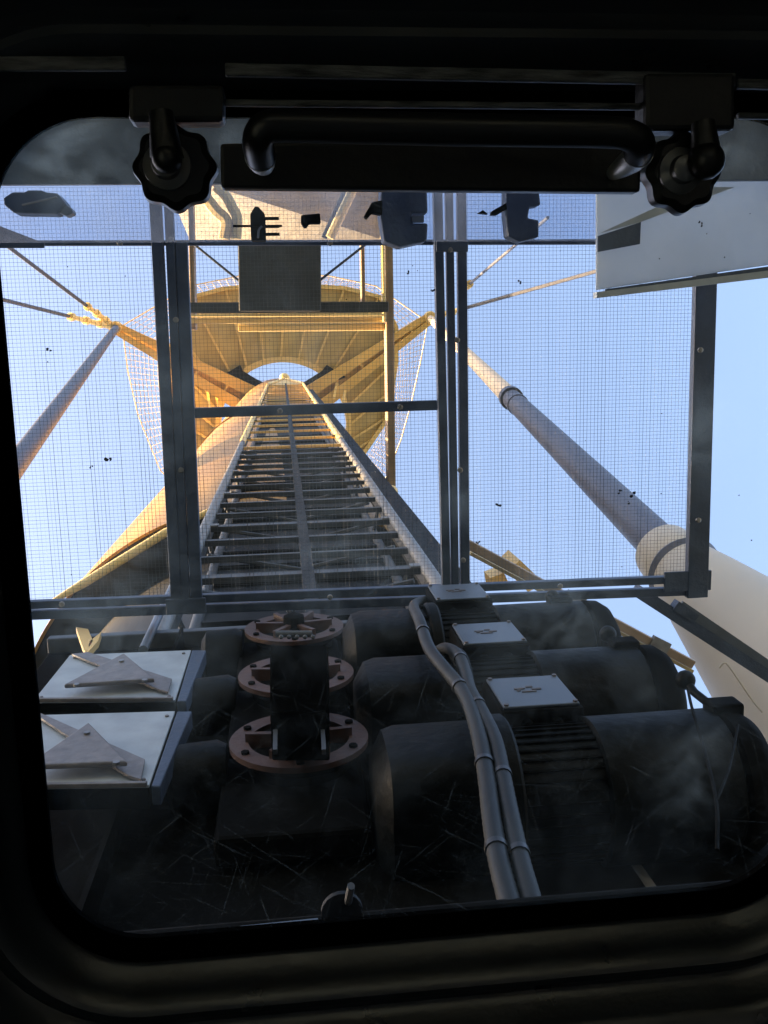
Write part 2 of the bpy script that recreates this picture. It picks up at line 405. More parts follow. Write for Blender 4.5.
# pale pylon that carries the right stay tube
q = P(668, 556, 9.6); e = P(860, 745, 6.3); d = (e - q).normalized()
t = thing('pylon', e, 'massive pale cream round pylon with a ringed collar at right', 'pylon')
MB().tube([q + d * .3, q + d * .9, q + d * 3.6, q + d * 12], [.34, .44, .84, 2.1], 64).build('pylon_wall', 'pylon', t, smooth=True)
MB().tube([q - d * .18, q - d * .1, q + d * .25, q + d * .36], [.27, .33, .36, .35], 48).build('collar', 'pylon', t, smooth=True)
MB().tube([q + d * .33, q + d * .40, q + d * .48], [.36, .40, .36], 48).build('collar_ring', 'stay', t, smooth=True)

# ------------------------------------------------------------------ lattice mast
ZM = 30.0
MX0, MX1, MY = -.48, .615, .985; MD = .34
ZB = GZ
mt = thing('lattice_mast', (.12, MY, GZ), 'tall steel lattice mast with close rungs and central gear rack climbing the tower', 'mast')
for x in (MX0, MX1):
    MB().tube([(x, MY, ZB), (x, MY, 10.5)], .032, 12).build('mast_rail', 'rail', mt, smooth=True)
    MB().tube([(x, MY, 10.5), (x, MY, ZM)], .036, 12).build('mast_rail', 'cream', mt, smooth=True)  # cream puts the sunlit gold into the upper rail colour
    MB().beam((x * .985 + .004, MY + .055, ZB), (x * .985 + .004, MY + .055, ZM), .012, .09, up=(0, 1, 0)).build('rail_web', 'mast', mt)
    MB().tube([(x, MY + MD, ZB), (x, MY + MD, ZM)], .03, 10).build('mast_rail', 'mast', mt, smooth=True)
MB().beam((.075, MY + .01, ZB), (.075, MY + .01, ZM), .055, .05, up=(0, 1, 0)).build('gear_rack', 'mastdk', mt)
rung = None; z = 2.9; k = 0
while z < ZM:
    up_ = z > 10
    for yy, hh, mm in ((MY + .012, .055, 'cream' if up_ else 'mast'), (MY + MD, .05, 'mastdk')):  # upper front rungs coloured as if sunlit, back rungs as if shaded
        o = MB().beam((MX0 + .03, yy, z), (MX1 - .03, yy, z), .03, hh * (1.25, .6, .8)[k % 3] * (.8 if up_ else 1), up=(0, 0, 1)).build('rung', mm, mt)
    if z < 12 and k % 2 == 0:
        x0, x1 = (MX0, MX1) if k % 4 else (MX1, MX0)
        MB().tube([(x0, MY + MD * .5, z), (.075, MY + MD * .98, z + .22), ], .014, 6).build('diagonal_brace', 'mast', mt)
        MB().tube([(x0, MY + .03, z + .01), (x0, MY + MD - .02, z + .48)], .014, 6).build('diagonal_brace', 'mast', mt)
        MB().tube([(x1, MY + MD * .5, z), (.075, MY + MD * .96, z + .22), ], .014, 6).build('diagonal_brace', 'mast', mt)
    if k % 3 == 0:
        for x in (MX0 + .05, MX1 - .05):
            MB().box(x - .025, x + .025, MY - .012, MY + .005, z - .03, z + .03).build('joint_plate', 'rail', mt)
    z += .42 if z < 10 else 1.0; k += 1
MB().beam((.07, MY + MD + .02, 3.3), (.07, MY + MD + .02, 21), 1.06, .01, up=(0, 1, 0)).build('shade_strip', 'mastdk', mt)  # dark strip added for the shade showing between the rungs
MB().beam((MX1 + .22, MY + .30, GZ), (MX1 + .22, MY + .30, ZM), .16, .2, up=(0, 1, 0)).build('cable_trough', 'mastdk', mt)
# tapering head frame at the very top
apex = (.06, MY + .1, 40)
for x in (MX0, MX1):
    for yy in (MY, MY + MD): MB().tube([(x, yy, ZM), apex], [.05, .03], 8).build('head_strut', 'creamlt', mt, smooth=True)
MB().add([(MX0, MY + .05, ZM), (MX1, MY + .05, ZM), (.06, MY + .12, 40), (MX0, MY + .07, ZM), (MX1, MY + .07, ZM), (.06, MY + .14, 40)], [(0, 1, 2), (5, 4, 3), (0, 3, 4, 1), (1, 4, 5, 2), (2, 5, 3, 0)]).build('head_plate', 'cream', mt)
MB().ball(apex, .22).build('head_cap', 'creamlt', mt, smooth=True)

# ties between mast, tower and cage
def bar(name, a, b_, za, zb, wd, ht, m, label, cat):
    p, q = P(*a, za), P(*b_, zb)
    return tag(MB().beam(p, q, wd, ht).build(name, m, origin=p), label, cat)
t = thing('tie_beam', P(470, 545, 5), 'brown tie beam running diagonally down right behind the motors', 'beam')
MB().beam(P(462, 541, 5), P(692, 664, 5), .05, .06).build('beam', 'brown', t, bevel=.006)
MB().beam(P(470, 553, 5.06), P(692, 671, 5.06), .02, .04).build('beam_lip', 'creamdk', t)
for f in (.45, .82):
    c = P(462 + 230 * f, 541 + 123 * f, 4.97); MB().beam(c, c + Vector((.1, .055, 0)), .085, .03).build('clip', 'steel', t)
t = thing('channel_beam', P(640, 590, 4), 'dark channel beam with pale upper flange crossing in front of the pale pylon', 'beam')
MB().beam(P(636, 590, 4), P(790, 690, 4), .055, .07).build('web', 'guard', t)
MB().beam(P(680, 605, 4.02), P(800, 687, 4.02), .045, .012).build('flange', 'lid', t)
MB().beam(P(674, 604, 3.98), P(694, 618, 3.98), .045, .05).build('bracket', 'guard', t)
t = thing('cable_hook', P(730, 668, 5), 'thin bent wire hook on the face of the pale pylon', 'hook')
MB().tube(catmull([P(719, 668, 5), P(724, 663, 5), P(730, 668, 5), P(752, 700, 5), P(762, 712, 5)]), .006, 8).build('wire', 'pylon', t, smooth=True)
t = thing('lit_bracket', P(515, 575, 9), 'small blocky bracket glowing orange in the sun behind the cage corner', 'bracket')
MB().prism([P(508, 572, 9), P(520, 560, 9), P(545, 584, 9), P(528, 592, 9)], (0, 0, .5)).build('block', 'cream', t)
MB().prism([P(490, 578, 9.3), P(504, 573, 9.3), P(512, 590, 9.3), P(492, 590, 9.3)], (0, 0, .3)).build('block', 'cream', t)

# ------------------------------------------------------------------ landing frame (sunlit framework above the cage)
ZL = 9.0
lf = thing('landing_frame', P(290, 312, ZL), 'sunlit landing framework with a dark hanging panel crossing above the mast', 'framework')
def lb(name, a, b_, px, m, dz=0, ht=.12):
    return MB().beam(P(*a, ZL + dz), P(*b_, ZL + dz), px * ZL / F, ht).build(name, m, lf, bevel=.01)
lb('cross_beam', (190, 308), (388, 307), 10, 'mast', 0)
lb('cross_beam', (190, 321), (384, 320), 5, 'creamdk', .15)
lb('cross_beam', (238, 328), (384, 327), 7, 'creamlt', .3, .2)
lb('cross_beam', (190, 316), (384, 315), 2, 'creamlt', -.05)
lb('side_beam', (387, 186), (391, 492), 8, 'brown', .2, .2)
lb('side_beam', (381, 186), (384, 322), 3, 'creamlt', .05)
lb('side_beam', (191, 186), (194, 330), 5, 'brown', .2, .2)
lb('post', (362, 243), (363, 303), 4, 'brown', .1)
lb('diagonal_brace', (190, 241), (243, 284), 2.4, 'guard', -.1, .04)
lb('diagonal_brace', (370, 241), (310, 288), 2.4, 'guard', -.1, .04)
MB().prism([P(238, 243, ZL - .3), P(321, 243, ZL - .3), P(321, 311, ZL - .3), P(239, 311, ZL - .3)], (0, 0, .12)).build('hanging_panel', 'mast', lf, bevel=.01)
c = P(391, 492, ZL); MB().ball(c, .07).build('end_fitting', 'creamlt', lf, smooth=True)

# golden shapes added for the reflections seen at the cloudy sheet
for pts, r, lab in (([(196, 186), (204, 196), (216, 211), (226, 222), (224, 239)], .035, 'left of two wavy golden tubes added as reflections above the cloudy sheet'),
                    ([(216, 186), (226, 196), (232, 207), (237, 218), (236, 239)], .03, 'right of two wavy golden tubes added as reflections above the cloudy sheet')):
    p = [P(x, y, 9.4) for x, y in pts]; r *= 1.7
    tag(MB().tube(catmull(p), r, 8).build('cable', 'creamlt', smooth=True, origin=p[0]), lab, 'cable')
t = thing('slanting_streak', P(350, 190, 9.2), 'slanting golden pole with a dark edge above the cloudy sheet', 'streak')
MB().tube([P(356, 183, 9.2), P(330, 238, 9.2)], .045, 8).build('streak', 'creamlt', t, smooth=True)
MB().tube([P(349, 183, 9.9), P(324, 238, 9.9)], .03, 8).build('streak_edge', 'mastdk', t, smooth=True)
tag(MB().prism([P(160, 170, 12.0), P(384, 170, 10.1), P(384, 240, 10.1), P(190, 240, 12.0)], (0, 0, .15)).build('soffit_board', 'brass', origin=P(270, 200, 11)), 'golden sheet tilted overhead to catch the sun behind the cloudy sheet, above the mast frame', 'board')  # added board, tilted so its underside shows golden sunlight

# ------------------------------------------------------------------ guard canopy over the cabin roof
ZC = 2.95
gc = thing('guard_canopy', P(330, 420, ZC), 'blue grey overhead guard frame filled with fine wire mesh above the lift roof', 'guard frame')
def gb(name, a, b_, px, dz=0, ht=.03, m='guard'):
    p, q = P(*a, ZC + dz), P(*b_, ZC + dz)
    return MB().beam(p, q, px * ZC / F, ht).build(name, m, gc, bevel=.003)
gb('frame_bar', (154.5, 183), (177, 604), 11.2)
gb('frame_bar', (168, 183), (186, 604), 8.4, .004)
gb('frame_bar', (181.5, 243), (197, 604), 11.5, .008)
gb('frame_bar', (437, 183), (446, 586), 9)
gb('frame_bar', (448.5, 183), (455, 586), 7.4, .004)
gb('frame_bar', (461, 183), (465, 586), 9, .008)
gb('frame_bar', (705, 270), (696, 597), 23, .02)
gb('frame_bar', (-60, 243.5), (600, 242), 5, .030, .02)
gb('frame_bar', (-60, 608), (706, 578), 8, .034)
gb('frame_bar', (-60, 618), (706, 590), 9, .038)
gb('frame_bar', (192, 413), (437, 405), 10, .034)
gb('corner_plate', (664, 582), (711, 580), 22, .012, .01)
gb('corner_plate', (166, 607), (206, 605), 16, -.02, .01)
gb('bolt_plate', (436, 246), (468, 246), 11, -.02, .01)
MB().prism([P(-20, 225, ZC - .02), P(0, 226, ZC - .02), P(44, 243, ZC - .02), P(44, 248, ZC - .02), P(-20, 248, ZC - .02)], (0, 0, .006)).build('gusset', 'guard', gc)
for x, y in ((176, 320), (181, 470), (171, 240), (450, 250), (457, 340), (460, 470), (463, 560), (62, 604), (330, 597), (560, 586), (280, 411), (400, 407), (700, 350), (698, 520), (120, 243), (330, 243)):
    c = P(x, y, ZC - .018); MB().lathe(c, (0, 0, 1), [(-.008, .006), (-.006, .009), (0, .009)], 8).build('bolt', 'steel', gc)
wm = MB(); x0, x1 = P(-120, 400, ZC).x, P(702, 400, ZC).x; y0, y1 = P(300, 183, ZC).y, P(300, 600, ZC).y
p_ = .0119; z0 = ZC + .05
x = x0; i = 0
while x < x1:
    xx = x + random.uniform(-.0006, .0006); wv = .00040
    wm.add([(xx - wv, y0, z0), (xx, y0, z0 + .0012), (xx + wv, y0, z0), (xx - wv + random.uniform(-.001, .001), y1, z0), (xx, y1, z0 + .0012), (xx + wv, y1, z0)], [(0, 1, 4, 3), (1, 2, 5, 4), (2, 0, 3, 5)])
    x += p_
y = y0
while y < y1:
    yy = y + random.uniform(-.0006, .0006); wv = .00040
    wm.add([(x0, yy - wv, z0 + .0015), (x0, yy, z0 + .0027), (x0, yy + wv, z0 + .0015), (x1, yy - wv, z0 + .0015), (x1, yy, z0 + .0027), (x1, yy + wv, z0 + .0015)], [(0, 1, 4, 3), (1, 2, 5, 4), (2, 0, 3, 5)])
    y += p_
wm.build('wire_mesh', 'wire', gc, kind='stuff')

# cloudy sheet, dark roof board, white board
tag(MB().prism([P(-80, 181, 2.84), P(600, 181, 2.84), P(600, 241, 2.84), P(-80, 243, 2.84)], (0, 0, .004)).build('plastic_sheet', 'sheet', origin=P(250, 210, 2.84)), 'cloudy pale plastic sheet strip along the upper edge of the guard frame', 'plastic sheet')
tag(MB().box(-1.5, 1.9, -1.3, P(300, 183, 2.35).y, 2.35, 2.37).build('roof_board', 'guard', bevel=.003, origin=(0, -.8, 2.35)), 'dark grey board filling the top of the view beyond the handle', 'board')
wb = thing('white_board', P(700, 250, 2.40), 'smeared white board with a folded lower lip overhanging at upper right', 'board')
MB().prism([P(597, 186, 2.40), P(597, 290, 2.40), P(900, 246, 2.40), P(900, 60, 2.40)], (0, 0, .012)).build('board', 'slab', wb, bevel=.002)
MB().prism([P(597, 292, 2.385), P(597, 298, 2.385), P(900, 262, 2.385), P(900, 254, 2.385)], (0, 0, .03)).build('lip', 'white', wb)
MB().prism([P(606, 289, 2.39), P(606, 292, 2.39), P(900, 253, 2.39), P(900, 248, 2.39)], (0, 0, .01)).build('groove', 'guard', wb)
MB().prism([P(598, 236, 2.39), P(641, 222, 2.39), P(640, 244, 2.39), P(598, 252, 2.39)], (0, 0, .006)).build('patch_plate', 'guard', wb)
MB().prism([P(641, 222, 2.392), P(735, 187, 2.392), P(700, 187, 2.392), P(598, 234, 2.392)], (0, 0, .005)).build('fold', 'white', wb)

# fittings hanging on the guard
t = thing('floodlight', P(38, 203, 2.8), 'dark oblong floodlight with clear end at far upper left', 'lamp')
zf = 2.78
MB().prism([P(3, 198, zf), P(12, 192, zf), P(24, 192, zf), P(28, 190, zf), P(42, 190, zf), P(45, 192, zf), P(57, 193, zf), P(66, 203, zf), P(57, 214, zf), P(14, 213, zf), P(4, 205, zf)], (0, 0, .07)).build('housing', 'guard', t, bevel=.008)
MB().prism([P(57, 212, zf + .01), P(64, 202, zf + .01), P(72, 209, zf + .01), P(73, 213, zf + .01), P(66, 216, zf + .01)], (0, 0, .05)).build('lens', 'lid', t, bevel=.004)
MB().tube([P(22, 205, zf - .01), P(57, 197, zf - .01)], .003, 6).build('wire', 'steel', t)
zf = 2.78
t = thing('cable_clamp', P(257, 222, 2.8), 'small dark cable clamp with a cross rod hanging left of centre under the sheet', 'clamp')
MB().prism([P(250, 214, zf), P(255, 206, zf), P(258, 206, zf), P(265, 214, zf), P(266, 240, zf), P(251, 240, zf)], (0, 0, .06)).build('clamp_body', 'machine_dark', t, bevel=.004)
MB().tube([P(233, 226, zf), P(282, 226, zf)], .0035, 6).build('cross_rod', 'machine_dark', t)
MB().tube(catmull([P(258, 238, zf - .02), P(259, 230, zf - .02), P(262, 226, zf - .02)]), .003, 6).build('wire', 'lid', t)
for k in range(3): MB().box(*sorted((P(246, 0, zf).x, P(270, 0, zf).x)), P(250, 216 + 8 * k, zf).y, P(250, 219 + 8 * k, zf).y, zf + .02, zf + .03).build('fin', 'machine_dark', t)
t = thing('junction_box', P(311, 219, 2.8), 'small dark junction box between the cable clamp and the slanting pole', 'junction box')
MB().prism([P(301, 215, zf), P(320, 213, zf), P(321, 223, zf), P(309, 223, zf), P(307, 227, zf), P(304, 227, zf), P(301, 222, zf)], (0, 0, .04)).build('box', 'machine_dark', t, bevel=.004)
zf = 2.78
t = thing('limit_switch', P(405, 218, 2.8), 'large dark limit switch block with a hooked lever beside the middle guard bars', 'switch')
MB().prism([P(381, 186, zf), P(427, 186, zf), P(428, 213, zf), P(412, 213, zf), P(412, 223, zf), P(428, 223, zf), P(427, 241, zf), P(400, 247, zf), P(384, 241, zf), P(380, 215, zf)], (0, 0, .08)).build('block', 'guard', t, bevel=.006)
MB().prism([P(382, 200, zf - .01), P(372, 202, zf - .01), P(364, 216, zf - .01), P(367, 219, zf - .01), P(372, 213, zf - .01), P(382, 215, zf - .01)], (0, 0, .03)).build('lever', 'machine_dark', t, bevel=.003)
MB().prism([P(412, 216, zf - .004), P(424, 216, zf - .004), P(424, 222, zf - .004), P(412, 222, zf - .004)], (0, 0, .02)).build('tongue', 'lid', t)
t = thing('latch_block', P(522, 215, 2.8), 'notched latch block with two prongs right of the middle guard bars', 'latch')
MB().prism([P(506, 189, zf), P(539, 189, zf), P(541, 205, zf), P(530, 207, zf), P(528, 218, zf), P(539, 220, zf), P(539, 237, zf), P(520, 242, zf), P(508, 236, zf), P(506, 215, zf)], (0, 0, .06)).build('block', 'guard', t, bevel=.005)
MB().prism([P(506, 203, zf), P(492, 211, zf), P(491, 215, zf), P(497, 215, zf), P(507, 209, zf)], (0, 0, .02)).build('prong', 'machine', t)
MB().prism([P(483, 210, zf), P(478, 213, zf), P(488, 214, zf)], (0, 0, .02)).build('prong', 'machine', t)

# ------------------------------------------------------------------ drive machinery
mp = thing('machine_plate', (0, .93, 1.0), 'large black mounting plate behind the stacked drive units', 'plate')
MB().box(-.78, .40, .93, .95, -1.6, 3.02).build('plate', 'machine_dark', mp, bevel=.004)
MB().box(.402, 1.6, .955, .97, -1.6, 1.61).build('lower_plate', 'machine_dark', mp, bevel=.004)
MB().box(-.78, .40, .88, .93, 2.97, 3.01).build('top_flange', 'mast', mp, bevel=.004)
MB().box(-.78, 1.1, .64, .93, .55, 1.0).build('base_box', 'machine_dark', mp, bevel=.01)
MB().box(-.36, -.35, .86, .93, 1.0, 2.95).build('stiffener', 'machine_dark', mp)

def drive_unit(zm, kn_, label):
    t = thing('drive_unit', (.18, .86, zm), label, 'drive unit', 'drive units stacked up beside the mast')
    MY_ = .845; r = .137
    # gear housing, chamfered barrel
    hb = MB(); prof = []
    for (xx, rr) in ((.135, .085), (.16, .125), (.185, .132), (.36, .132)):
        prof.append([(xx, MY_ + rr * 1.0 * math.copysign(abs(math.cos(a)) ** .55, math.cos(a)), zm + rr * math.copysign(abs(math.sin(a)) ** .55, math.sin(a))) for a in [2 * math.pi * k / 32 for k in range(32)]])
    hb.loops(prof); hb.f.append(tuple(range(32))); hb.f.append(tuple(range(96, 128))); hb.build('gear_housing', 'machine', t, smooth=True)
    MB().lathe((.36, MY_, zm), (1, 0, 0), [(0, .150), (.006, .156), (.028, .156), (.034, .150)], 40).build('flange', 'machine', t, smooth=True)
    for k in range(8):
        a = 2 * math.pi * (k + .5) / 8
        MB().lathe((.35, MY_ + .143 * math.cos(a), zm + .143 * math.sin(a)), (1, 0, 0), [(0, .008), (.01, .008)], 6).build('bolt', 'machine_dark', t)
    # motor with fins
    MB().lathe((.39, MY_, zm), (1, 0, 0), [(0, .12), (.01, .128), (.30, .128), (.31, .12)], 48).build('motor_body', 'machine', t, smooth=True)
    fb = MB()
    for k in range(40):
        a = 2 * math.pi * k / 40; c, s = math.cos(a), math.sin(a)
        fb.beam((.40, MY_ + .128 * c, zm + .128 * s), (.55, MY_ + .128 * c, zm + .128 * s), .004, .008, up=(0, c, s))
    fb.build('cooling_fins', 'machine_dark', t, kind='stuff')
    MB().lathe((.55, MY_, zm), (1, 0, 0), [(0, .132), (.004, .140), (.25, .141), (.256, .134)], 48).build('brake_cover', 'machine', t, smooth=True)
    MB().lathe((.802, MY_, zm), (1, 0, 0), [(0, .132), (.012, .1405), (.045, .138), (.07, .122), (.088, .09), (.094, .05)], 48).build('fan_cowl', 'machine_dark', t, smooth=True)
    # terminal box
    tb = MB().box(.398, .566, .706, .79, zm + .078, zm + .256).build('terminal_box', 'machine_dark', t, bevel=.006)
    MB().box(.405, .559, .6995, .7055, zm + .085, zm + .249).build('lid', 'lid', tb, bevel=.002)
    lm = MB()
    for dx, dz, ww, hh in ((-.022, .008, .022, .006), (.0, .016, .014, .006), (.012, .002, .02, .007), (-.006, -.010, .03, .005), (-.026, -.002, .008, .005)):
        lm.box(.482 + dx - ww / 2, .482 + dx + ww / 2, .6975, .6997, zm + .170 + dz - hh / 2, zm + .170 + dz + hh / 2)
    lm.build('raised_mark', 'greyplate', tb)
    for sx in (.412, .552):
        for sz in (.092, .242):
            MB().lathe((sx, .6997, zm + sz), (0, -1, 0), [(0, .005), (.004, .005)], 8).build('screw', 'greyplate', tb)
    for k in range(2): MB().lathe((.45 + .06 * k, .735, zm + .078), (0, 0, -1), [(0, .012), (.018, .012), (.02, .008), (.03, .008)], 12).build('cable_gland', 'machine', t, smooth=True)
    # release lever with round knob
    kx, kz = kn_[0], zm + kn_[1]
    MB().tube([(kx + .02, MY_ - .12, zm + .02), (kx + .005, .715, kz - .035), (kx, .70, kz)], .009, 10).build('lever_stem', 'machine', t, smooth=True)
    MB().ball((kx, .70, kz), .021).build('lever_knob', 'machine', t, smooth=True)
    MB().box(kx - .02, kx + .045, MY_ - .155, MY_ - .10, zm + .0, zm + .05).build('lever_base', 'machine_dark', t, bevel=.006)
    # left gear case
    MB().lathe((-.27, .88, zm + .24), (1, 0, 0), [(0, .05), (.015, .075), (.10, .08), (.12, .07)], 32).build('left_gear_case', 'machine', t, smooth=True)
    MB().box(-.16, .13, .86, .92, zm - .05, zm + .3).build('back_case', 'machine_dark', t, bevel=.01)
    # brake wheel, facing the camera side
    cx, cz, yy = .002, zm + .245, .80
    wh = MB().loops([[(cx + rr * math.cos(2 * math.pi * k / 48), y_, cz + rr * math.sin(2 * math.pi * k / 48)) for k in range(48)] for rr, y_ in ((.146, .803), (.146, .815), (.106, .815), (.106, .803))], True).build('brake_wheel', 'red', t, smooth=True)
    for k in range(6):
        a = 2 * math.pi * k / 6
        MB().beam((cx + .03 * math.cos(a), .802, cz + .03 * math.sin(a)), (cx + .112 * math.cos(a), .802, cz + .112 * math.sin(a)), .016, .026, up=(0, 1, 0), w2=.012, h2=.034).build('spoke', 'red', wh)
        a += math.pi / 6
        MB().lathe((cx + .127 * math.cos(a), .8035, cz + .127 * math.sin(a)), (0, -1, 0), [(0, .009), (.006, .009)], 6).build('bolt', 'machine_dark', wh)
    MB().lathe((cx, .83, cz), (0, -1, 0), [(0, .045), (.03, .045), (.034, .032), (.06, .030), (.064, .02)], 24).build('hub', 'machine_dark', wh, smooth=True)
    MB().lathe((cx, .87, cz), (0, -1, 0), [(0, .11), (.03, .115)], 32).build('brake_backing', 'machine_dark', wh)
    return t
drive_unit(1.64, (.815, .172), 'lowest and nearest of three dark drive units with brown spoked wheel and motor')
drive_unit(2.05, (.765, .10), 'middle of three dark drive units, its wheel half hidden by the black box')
drive_unit(2.46, (.73, .05), 'topmost of three dark drive units, its wheel clear above the black box')

sd = thing('safety_box', (.0, .7, 1.95), 'tall matt black box standing in front of the brown brake wheels', 'box')
MB().prism([PY(270, 645, .68), PY(328, 645, .68), PY(328, 712, .68), PY(270, 712, .68)], (0, .10, 0)).build('housing', 'rubber', sd, bevel=.004)
MB().tube([PY(276, 634, .72), PY(312, 634, .72)], .009, 10).build('top_bar', 'mast', sd)
for k in range(5): MB().ball(PY(281 + k * 8, 637, .71), .006, 10, 8).build('bead', 'mast', sd, smooth=True)
for px in (276, 322): MB().beam(PY(px, 716, .72), PY(px + (2 if px > 300 else -1), 752, .72), .008, .01).build('bracket', 'mast', sd)
c = PY(291, 612, .86)
tag(MB().lathe(c, (0, 0, 1), [(0, .006), (.02, .006), (.022, .014), (.045, .018), (.06, .012), (.065, .004)], 14).build('bolt_knob', 'steel', smooth=True, origin=c), 'small shiny steel knob above the topmost brown wheel', 'knob')

# conduit hoses
def hose(pts, r, label):
    c = catmull(pts, 14); rs = [r * (1 + .05 * (i % 2)) for i in range(len(c))]
    t = thing('conduit_hose', c[0], label, 'hose')
    MB().tube(c, rs, 14).build('hose', 'hose', t, smooth=True)
    for f in (.2, .42, .63, .8):
        i = int(f * len(c)); MB().tube([c[i], c[i] + (c[i + 1] - c[i]).normalized() * .012], r * 1.18, 14).build('cable_tie', 'plastic', t, smooth=True)
    return t
hz = lambda px, py, y=.655: PY(px, py, y)
hose([hz(424, 600, .74), hz(414, 606, .70), hz(420, 622), hz(429, 648), hz(444, 668), hz(459, 686), hz(470, 706), hz(480, 740), hz(487, 780), hz(492, 820), hz(499, 862), hz(510, 905), hz(516, 930)], .0138, 'left of two grey corrugated hoses, starting beside the topmost terminal box')
hose([hz(436, 652, .72), hz(446, 648, .69), hz(458, 655), hz(465, 672), hz(470, 690), hz(482, 712), hz(495, 740), hz(503, 776), hz(510, 812), hz(520, 858), hz(532, 902), hz(538, 928)], .0125, 'right of two grey corrugated hoses, starting below the topmost terminal box')
t = thing('release_cable', PY(690, 700, .71), 'thin black release cable drooping from the nearest motor knob', 'cable')
MB().tube(catmull([PY(688, 690, .70), PY(692, 708, .69), PY(703, 745, .69), PY(716, 800, .69), PY(717, 850, .70)]), .003, 8).build('cable', 'machine_dark', t, smooth=True)
MB().tube(catmull([PY(738, 725, .70), PY(730, 765, .69), PY(717, 800, .69)]), .0025, 8).build('cable_branch', 'machine_dark', t, smooth=True)

# white panels with triangular plates at left
def white_panel(q, strip, tri, dark, label, y=.80):
    t = thing('cabinet', PY(q[0][0], q[0][1], y), label, 'cabinet', 'white square cabinets left of the drive units')
    pp = lambda L, yy: [PY(a, b_, yy) for a, b_ in L]
    MB().prism(pp(q, y), (0, .006, 0)).build('front_sheet', 'white', t, bevel=.001)
    MB().prism(pp(q, y + .008), (0, .05, 0)).build('body', 'machine', t, bevel=.004)
    MB().prism(pp(strip, y - .004), (0, -.006, 0)).build('strap', 'gusset', t)
    MB().prism(pp(tri, y - .02), (0, -.012, 0)).build('triangular_plate', 'gusset', t, bevel=.004)
    MB().prism(pp(dark, y + .002), (0, .04, 0)).build('edge_frame', 'guard', t, bevel=.003)
    cc = Vector((sum(v[0] for v in q) / 4, sum(v[1] for v in q) / 4))
    for a, b_ in q:
        MB().lathe(PY(cc.x + (a - cc.x) * .9, cc.y + (b_ - cc.y) * .86, y - .0005), (0, -1, 0), [(0, .005), (.003, .004)], 8).build('screw', 'greyplate', t)
    MB().beam(PY(q[3][0] + 2, q[3][1] - 1, y - .006), PY(q[2][0] - 2, q[2][1] - 1, y - .006), .010, .010).build('folded_hem', 'gusset', t, bevel=.002)
    for (a, b_) in (tri[0], tri[1], tri[2]):
        c = Vector((sum(v[0] for v in tri) / 3, sum(v[1] for v in tri) / 3)); a, b_ = c.x + (a - c.x) * .75, c.y + (b_ - c.y) * .75
        MB().lathe(PY(a, b_, y - .032), (0, -1, 0), [(0, .007), (.005, .007)], 8).build('bolt', 'steel', t)
    return t
white_panel([(70, 655), (191, 650), (175, 700), (33, 701)], [(72, 656), (88, 654), (172, 681), (168, 694), (160, 692)], [(124, 657), (155, 683), (64, 689)],
            [(192, 650), (206, 650), (186, 701), (177, 701)], 'upper of two white square cabinets with grey triangular plates')
white_panel([(34, 715), (175, 711), (149, 785), (20, 787)], [(30, 713), (42, 716), (145, 762), (141, 782), (128, 778)], [(89, 727), (128, 767), (26, 771)],
            [(177, 711), (192, 711), (160, 786), (151, 786)], 'lower of two white square cabinets with grey triangular plates')
tag(MB().tube([PY(180, 570, .90), PY(143, 650, .86)], .014, 12).build('pale_pipe', 'lid', smooth=True, origin=PY(143, 650, .86)), 'short pale pipe slanting up behind the upper white panel', 'pipe')
t = thing('gold_flash', P(88, 640, 9), 'small painted golden flash of light just above the upper white panel', 'gusset')
zg = 2.75
MB().prism([PY(76, 627, .84), PY(88, 629, .84), PY(93, 641, .84), PY(85, 653, .84)], (0, .02, 0)).build('leaf', 'cream', t)  # cream leaves painted for a flash of light, no real gusset
MB().prism([PY(101, 632, .84), PY(98, 641, .84), PY(86, 654, .84), PY(90, 641, .84)], (0, .02, 0)).build('leaf', 'cream', t)

# ------------------------------------------------------------------ cabin
ZW = .66
wx0, wx1 = P(20, 500, ZW).x, P(812, 500, ZW).x
wx0 = P(18, 500, ZW).x; wy0, wy1 = P(384, 116, ZW).y, P(384, 920, ZW).y
RC = .068
cb = thing('lift_cabin', (0, 0, -1.6), 'black lift cabin interior surrounding the roof window', 'lift cabin')
def ofs(o, z, r=None): return rrect(wx0 - o, wx1 + o, wy0 - o, wy1 + o, RC + o, z)
cbm = MB().loops([rrect(-.75, 1.1, -.95, .58, .02, .640), ofs(.106, .640), ofs(.106, .70), rrect(-.75, 1.1, -.95, .58, .02, .70)], True)
cbm.build('ceiling', 'black', cb)
for (a, b_, c_, d_) in ((-.97, -.60, -1.6, .70), (.35, .60, -1.6, .70), (-.60, .35, -1.6, -.9), (-.60, .35, -.05, .70)):      # left wall round its window opening
    MB().box(-.77, -.75, a, b_, c_, d_).build('side_wall', 'wall', cb)
MB().box(1.1, 1.12, -.97, .60, -1.6, .70).build('side_wall', 'wall', cb)
for (a, b_, c_, d_) in ((-.75, -.4, -1.6, .70), (.8, 1.1, -1.6, .70), (-.4, .8, -1.6, -.6), (-.4, .8, -.25, .70)):       # door side, glazed
    MB().box(a, b_, -.97, -.95, c_, d_).build('door_wall', 'wall', cb)
MB().box(-.75, 1.1, .58, .60, -1.6, .70).build('back_wall', 'wall', cb)
MB().box(-.77, 1.12, -.97, .60, -1.65, -1.603).build('floor', 'wall', cb)

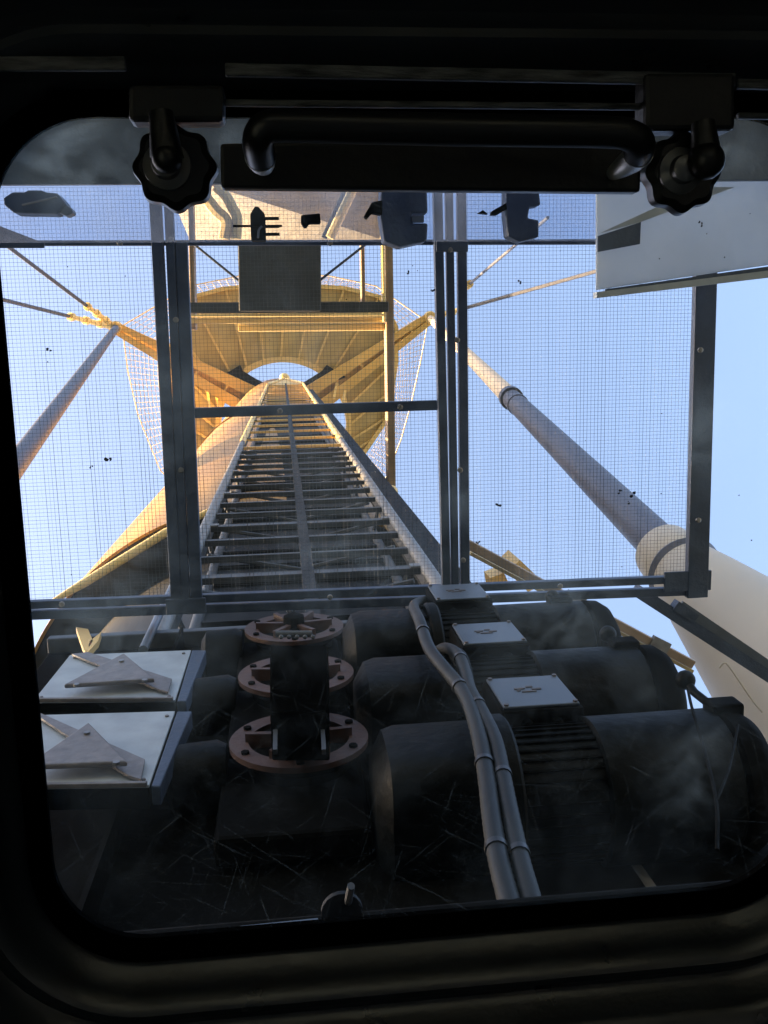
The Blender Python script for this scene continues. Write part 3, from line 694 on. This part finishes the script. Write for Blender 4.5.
rw = thing('roof_window', ((wx0 + wx1) / 2, (wy0 + wy1) / 2, ZW), 'scratched round-cornered roof window framed in black with handle and knobs', 'window')
prof = [(.012, .668), (.006, .655), (.010, .646), (.016, .645), (.020, .650)]
MB().loops([ofs(o, z) for o, z in ((.000, .668), (-.001, .655), (.004, .648), (.010, .648), (.013, .654), (.016, .668))], True).build('gasket', 'rubber', rw, smooth=True)
MB().loops([ofs(o, z) for o, z in ((.013, .668), (.015, .656), (.022, .650), (.030, .640), (.034, .632), (.040, .628), (.046, .630), (.052, .640), (.060, .644), (.067, .638), (.074, .624), (.080, .616), (.090, .613), (.098, .618), (.104, .630), (.108, .66), (.06, .69))], True).build('frame', 'framepaint', rw, smooth=True)
M['pane'] = glass_mat()
pane = MB().add([P_ for P_ in ofs(.010, ZW + .002)], [tuple(range(52))]).build('pane', 'pane', rw)
# dirt flecks lying on the pane
sp = MB()
specks = [(108, 460, 5), (91, 467, 2.5), (49, 350, 3), (48, 363, 2), (68, 266, 1.5), (126, 275, 2), (413, 266, 2), (409, 272, 3), (417, 271, 2), (346, 299, 2), (498, 505, 4), (478, 542, 3), (633, 495, 5), (620, 492, 3), (629, 503, 3), (661, 494, 2), (520, 282, 3), (560, 250, 1.6), (700, 224, 4), (707, 234, 1.6), (659, 259, 1.6), (724, 258, 1.8), (752, 541, 1.8), (740, 496, 1.8), (662, 414, 1.6), (433, 290, 3), (71, 575, 2), (245, 260, 1.2), (325, 194, 2), (270, 340, 1.5), (622, 378, 1.3), (585, 440, 1.4), (105, 243, 1.3), (750, 213, 1.2), (622, 567, 1.5), (596, 340, 1.4)]
for (x, y, r) in specks:
    for j in range(3 if r > 2.2 else 1):
        c = P(x + random.uniform(-.6, .6) * r, y + random.uniform(-.5, .5) * r, ZW + .004); rr = r * .45 * ZW / F * random.uniform(.6, 1)
        n_ = 7; pts = [(c.x + rr * random.uniform(.5, 1.3) * math.cos(2 * math.pi * k / n_), c.y + rr * random.uniform(.5, 1.3) * math.sin(2 * math.pi * k / n_), c.z) for k in range(n_)]
        sp.prism(pts, (0, 0, .0006))
sp.build('dirt_flecks', 'darkclad', pane, kind='stuff')
# trim strips along the upper edge
MB().beam(P(225, 70, .605), P(735, 80, .605), .0075, .004).build('trim_strip', 'trim', rw, bevel=.001)
MB().beam(P(224, 103, .61), P(648, 107, .61), .004, .004).build('trim_strip', 'trim', rw, bevel=.001)
MB().beam(P(737, 84, .604), P(900, 88, .604), .006, .004).build('trim_strip', 'trim', rw, bevel=.001)
MB().beam(P(737, 116, .63), P(900, 118, .63), .004, .004).build('trim_strip', 'trim', rw, bevel=.001)
MB().beam(P(-60, 64, .605), P(126, 64, .605), .008, .004).build('trim_strip', 'trim', rw, bevel=.001)
# handle plate and handle
MB().prism([P(220, 143, .60), P(642, 139, .60), P(641, 192, .60), P(221, 188, .60)], (0, 0, .012)).build('handle_plate', 'black', rw, bevel=.002)
hp = [P(265, 168, .60), P(261, 158, .575), P(258, 140, .555), P(266, 128, .55), P(290, 126, .55), P(380, 128, .55), P(470, 130, .55), P(600, 132, .55), P(628, 135, .55), P(640, 144, .555), P(634, 158, .575), P(612, 174, .60)]
hc = catmull(hp, 8); MB().tube(hc[9:-11], .0088, 20).build('handle', 'chrome2' if 'chrome2' in M else 'plastic', rw, smooth=True)
for seg in (hc[:10], hc[-12:][::-1]):
    nn = len(seg); MB().tube(seg, [.004 + .0052 * min(1, (k / (nn - 1)) ** .7) for k in range(nn)], 18).build('handle_foot', 'chrome', rw, smooth=True)
# clamping knobs
def knob(px, py, z, label, stem, block):
    c = P(px, py, z); k = thing('tmp', c, '', ''); bpy.data.objects.remove(k)
    n_ = 96; L = []
    for dz, sc in ((0, .80), (.004, .97), (.012, 1.0), (.018, .9), (.020, .7)):
        L.append([(c.x + .0245 * sc * (1 + .06 * math.cos(8 * 2 * math.pi * i / n_)) * math.cos(2 * math.pi * i / n_), c.y + .0245 * sc * (1 + .06 * math.cos(8 * 2 * math.pi * i / n_)) * math.sin(2 * math.pi * i / n_), c.z + dz) for i in range(n_)])
    b = MB().loops(L); b.f.append(tuple(range(n_))); b.f.append(tuple(range(4 * n_, 5 * n_)))
    kn = b.build('clamp_knob', 'plastic', rw, smooth=True)
    MB().lathe((c.x - .004, c.y, c.z + .002), (0, 0, -1), [(0, .015), (.004, .014), (.007, .009), (.012, .008), (.014, .005)], 24).build('hub', 'steel', kn, smooth=True)
    MB().tube([P(*stem[0], z - .01), P(*stem[1], z - .012)], [.007, .010], 14).build('arm', 'black', kn, smooth=True)
    MB().ball(P(*stem[1], z - .014), .0115 if px > 384 else .009).build('swivel_ball', 'plastic', kn, smooth=True)
    MB().prism([P(block[0], block[2], z + .0), P(block[1], block[2], z), P(block[1], block[3], z), P(block[0], block[3], z)], (0, 0, .02)).build('mount', 'black', kn, bevel=.003)
    return kn
knob(174, 166, .60, '', ((161, 112), (167, 158)), (128, 224, 84, 121))
knob(686, 171, .60, '', ((703, 122), (706, 161)), (645, 736, 72, 130))
# small dish headed bolt on the outer sill
t = thing('sill_bolt', P(342, 912, .86), 'small dish headed bolt at the lower edge of the window', 'bolt')
c = P(342, 912, .86); MB().lathe(c, (0, 0, 1), [(-.004, .014), (-.002, .021), (.004, .021), (.008, .008)], 20).build('dish', 'mastdk', t, smooth=True)
MB().tube([P(348, 902, .855), P(351, 886, .84)], .004, 8).build('pin', 'mast', t)
tag(MB().beam(P(240, 929, .84), P(318, 921, .84), .004, .004).build('sill_edge', 'lid', origin=P(318, 921, .84)), 'thin pale metal edge beside the dish headed bolt at the bottom', 'edge strip')
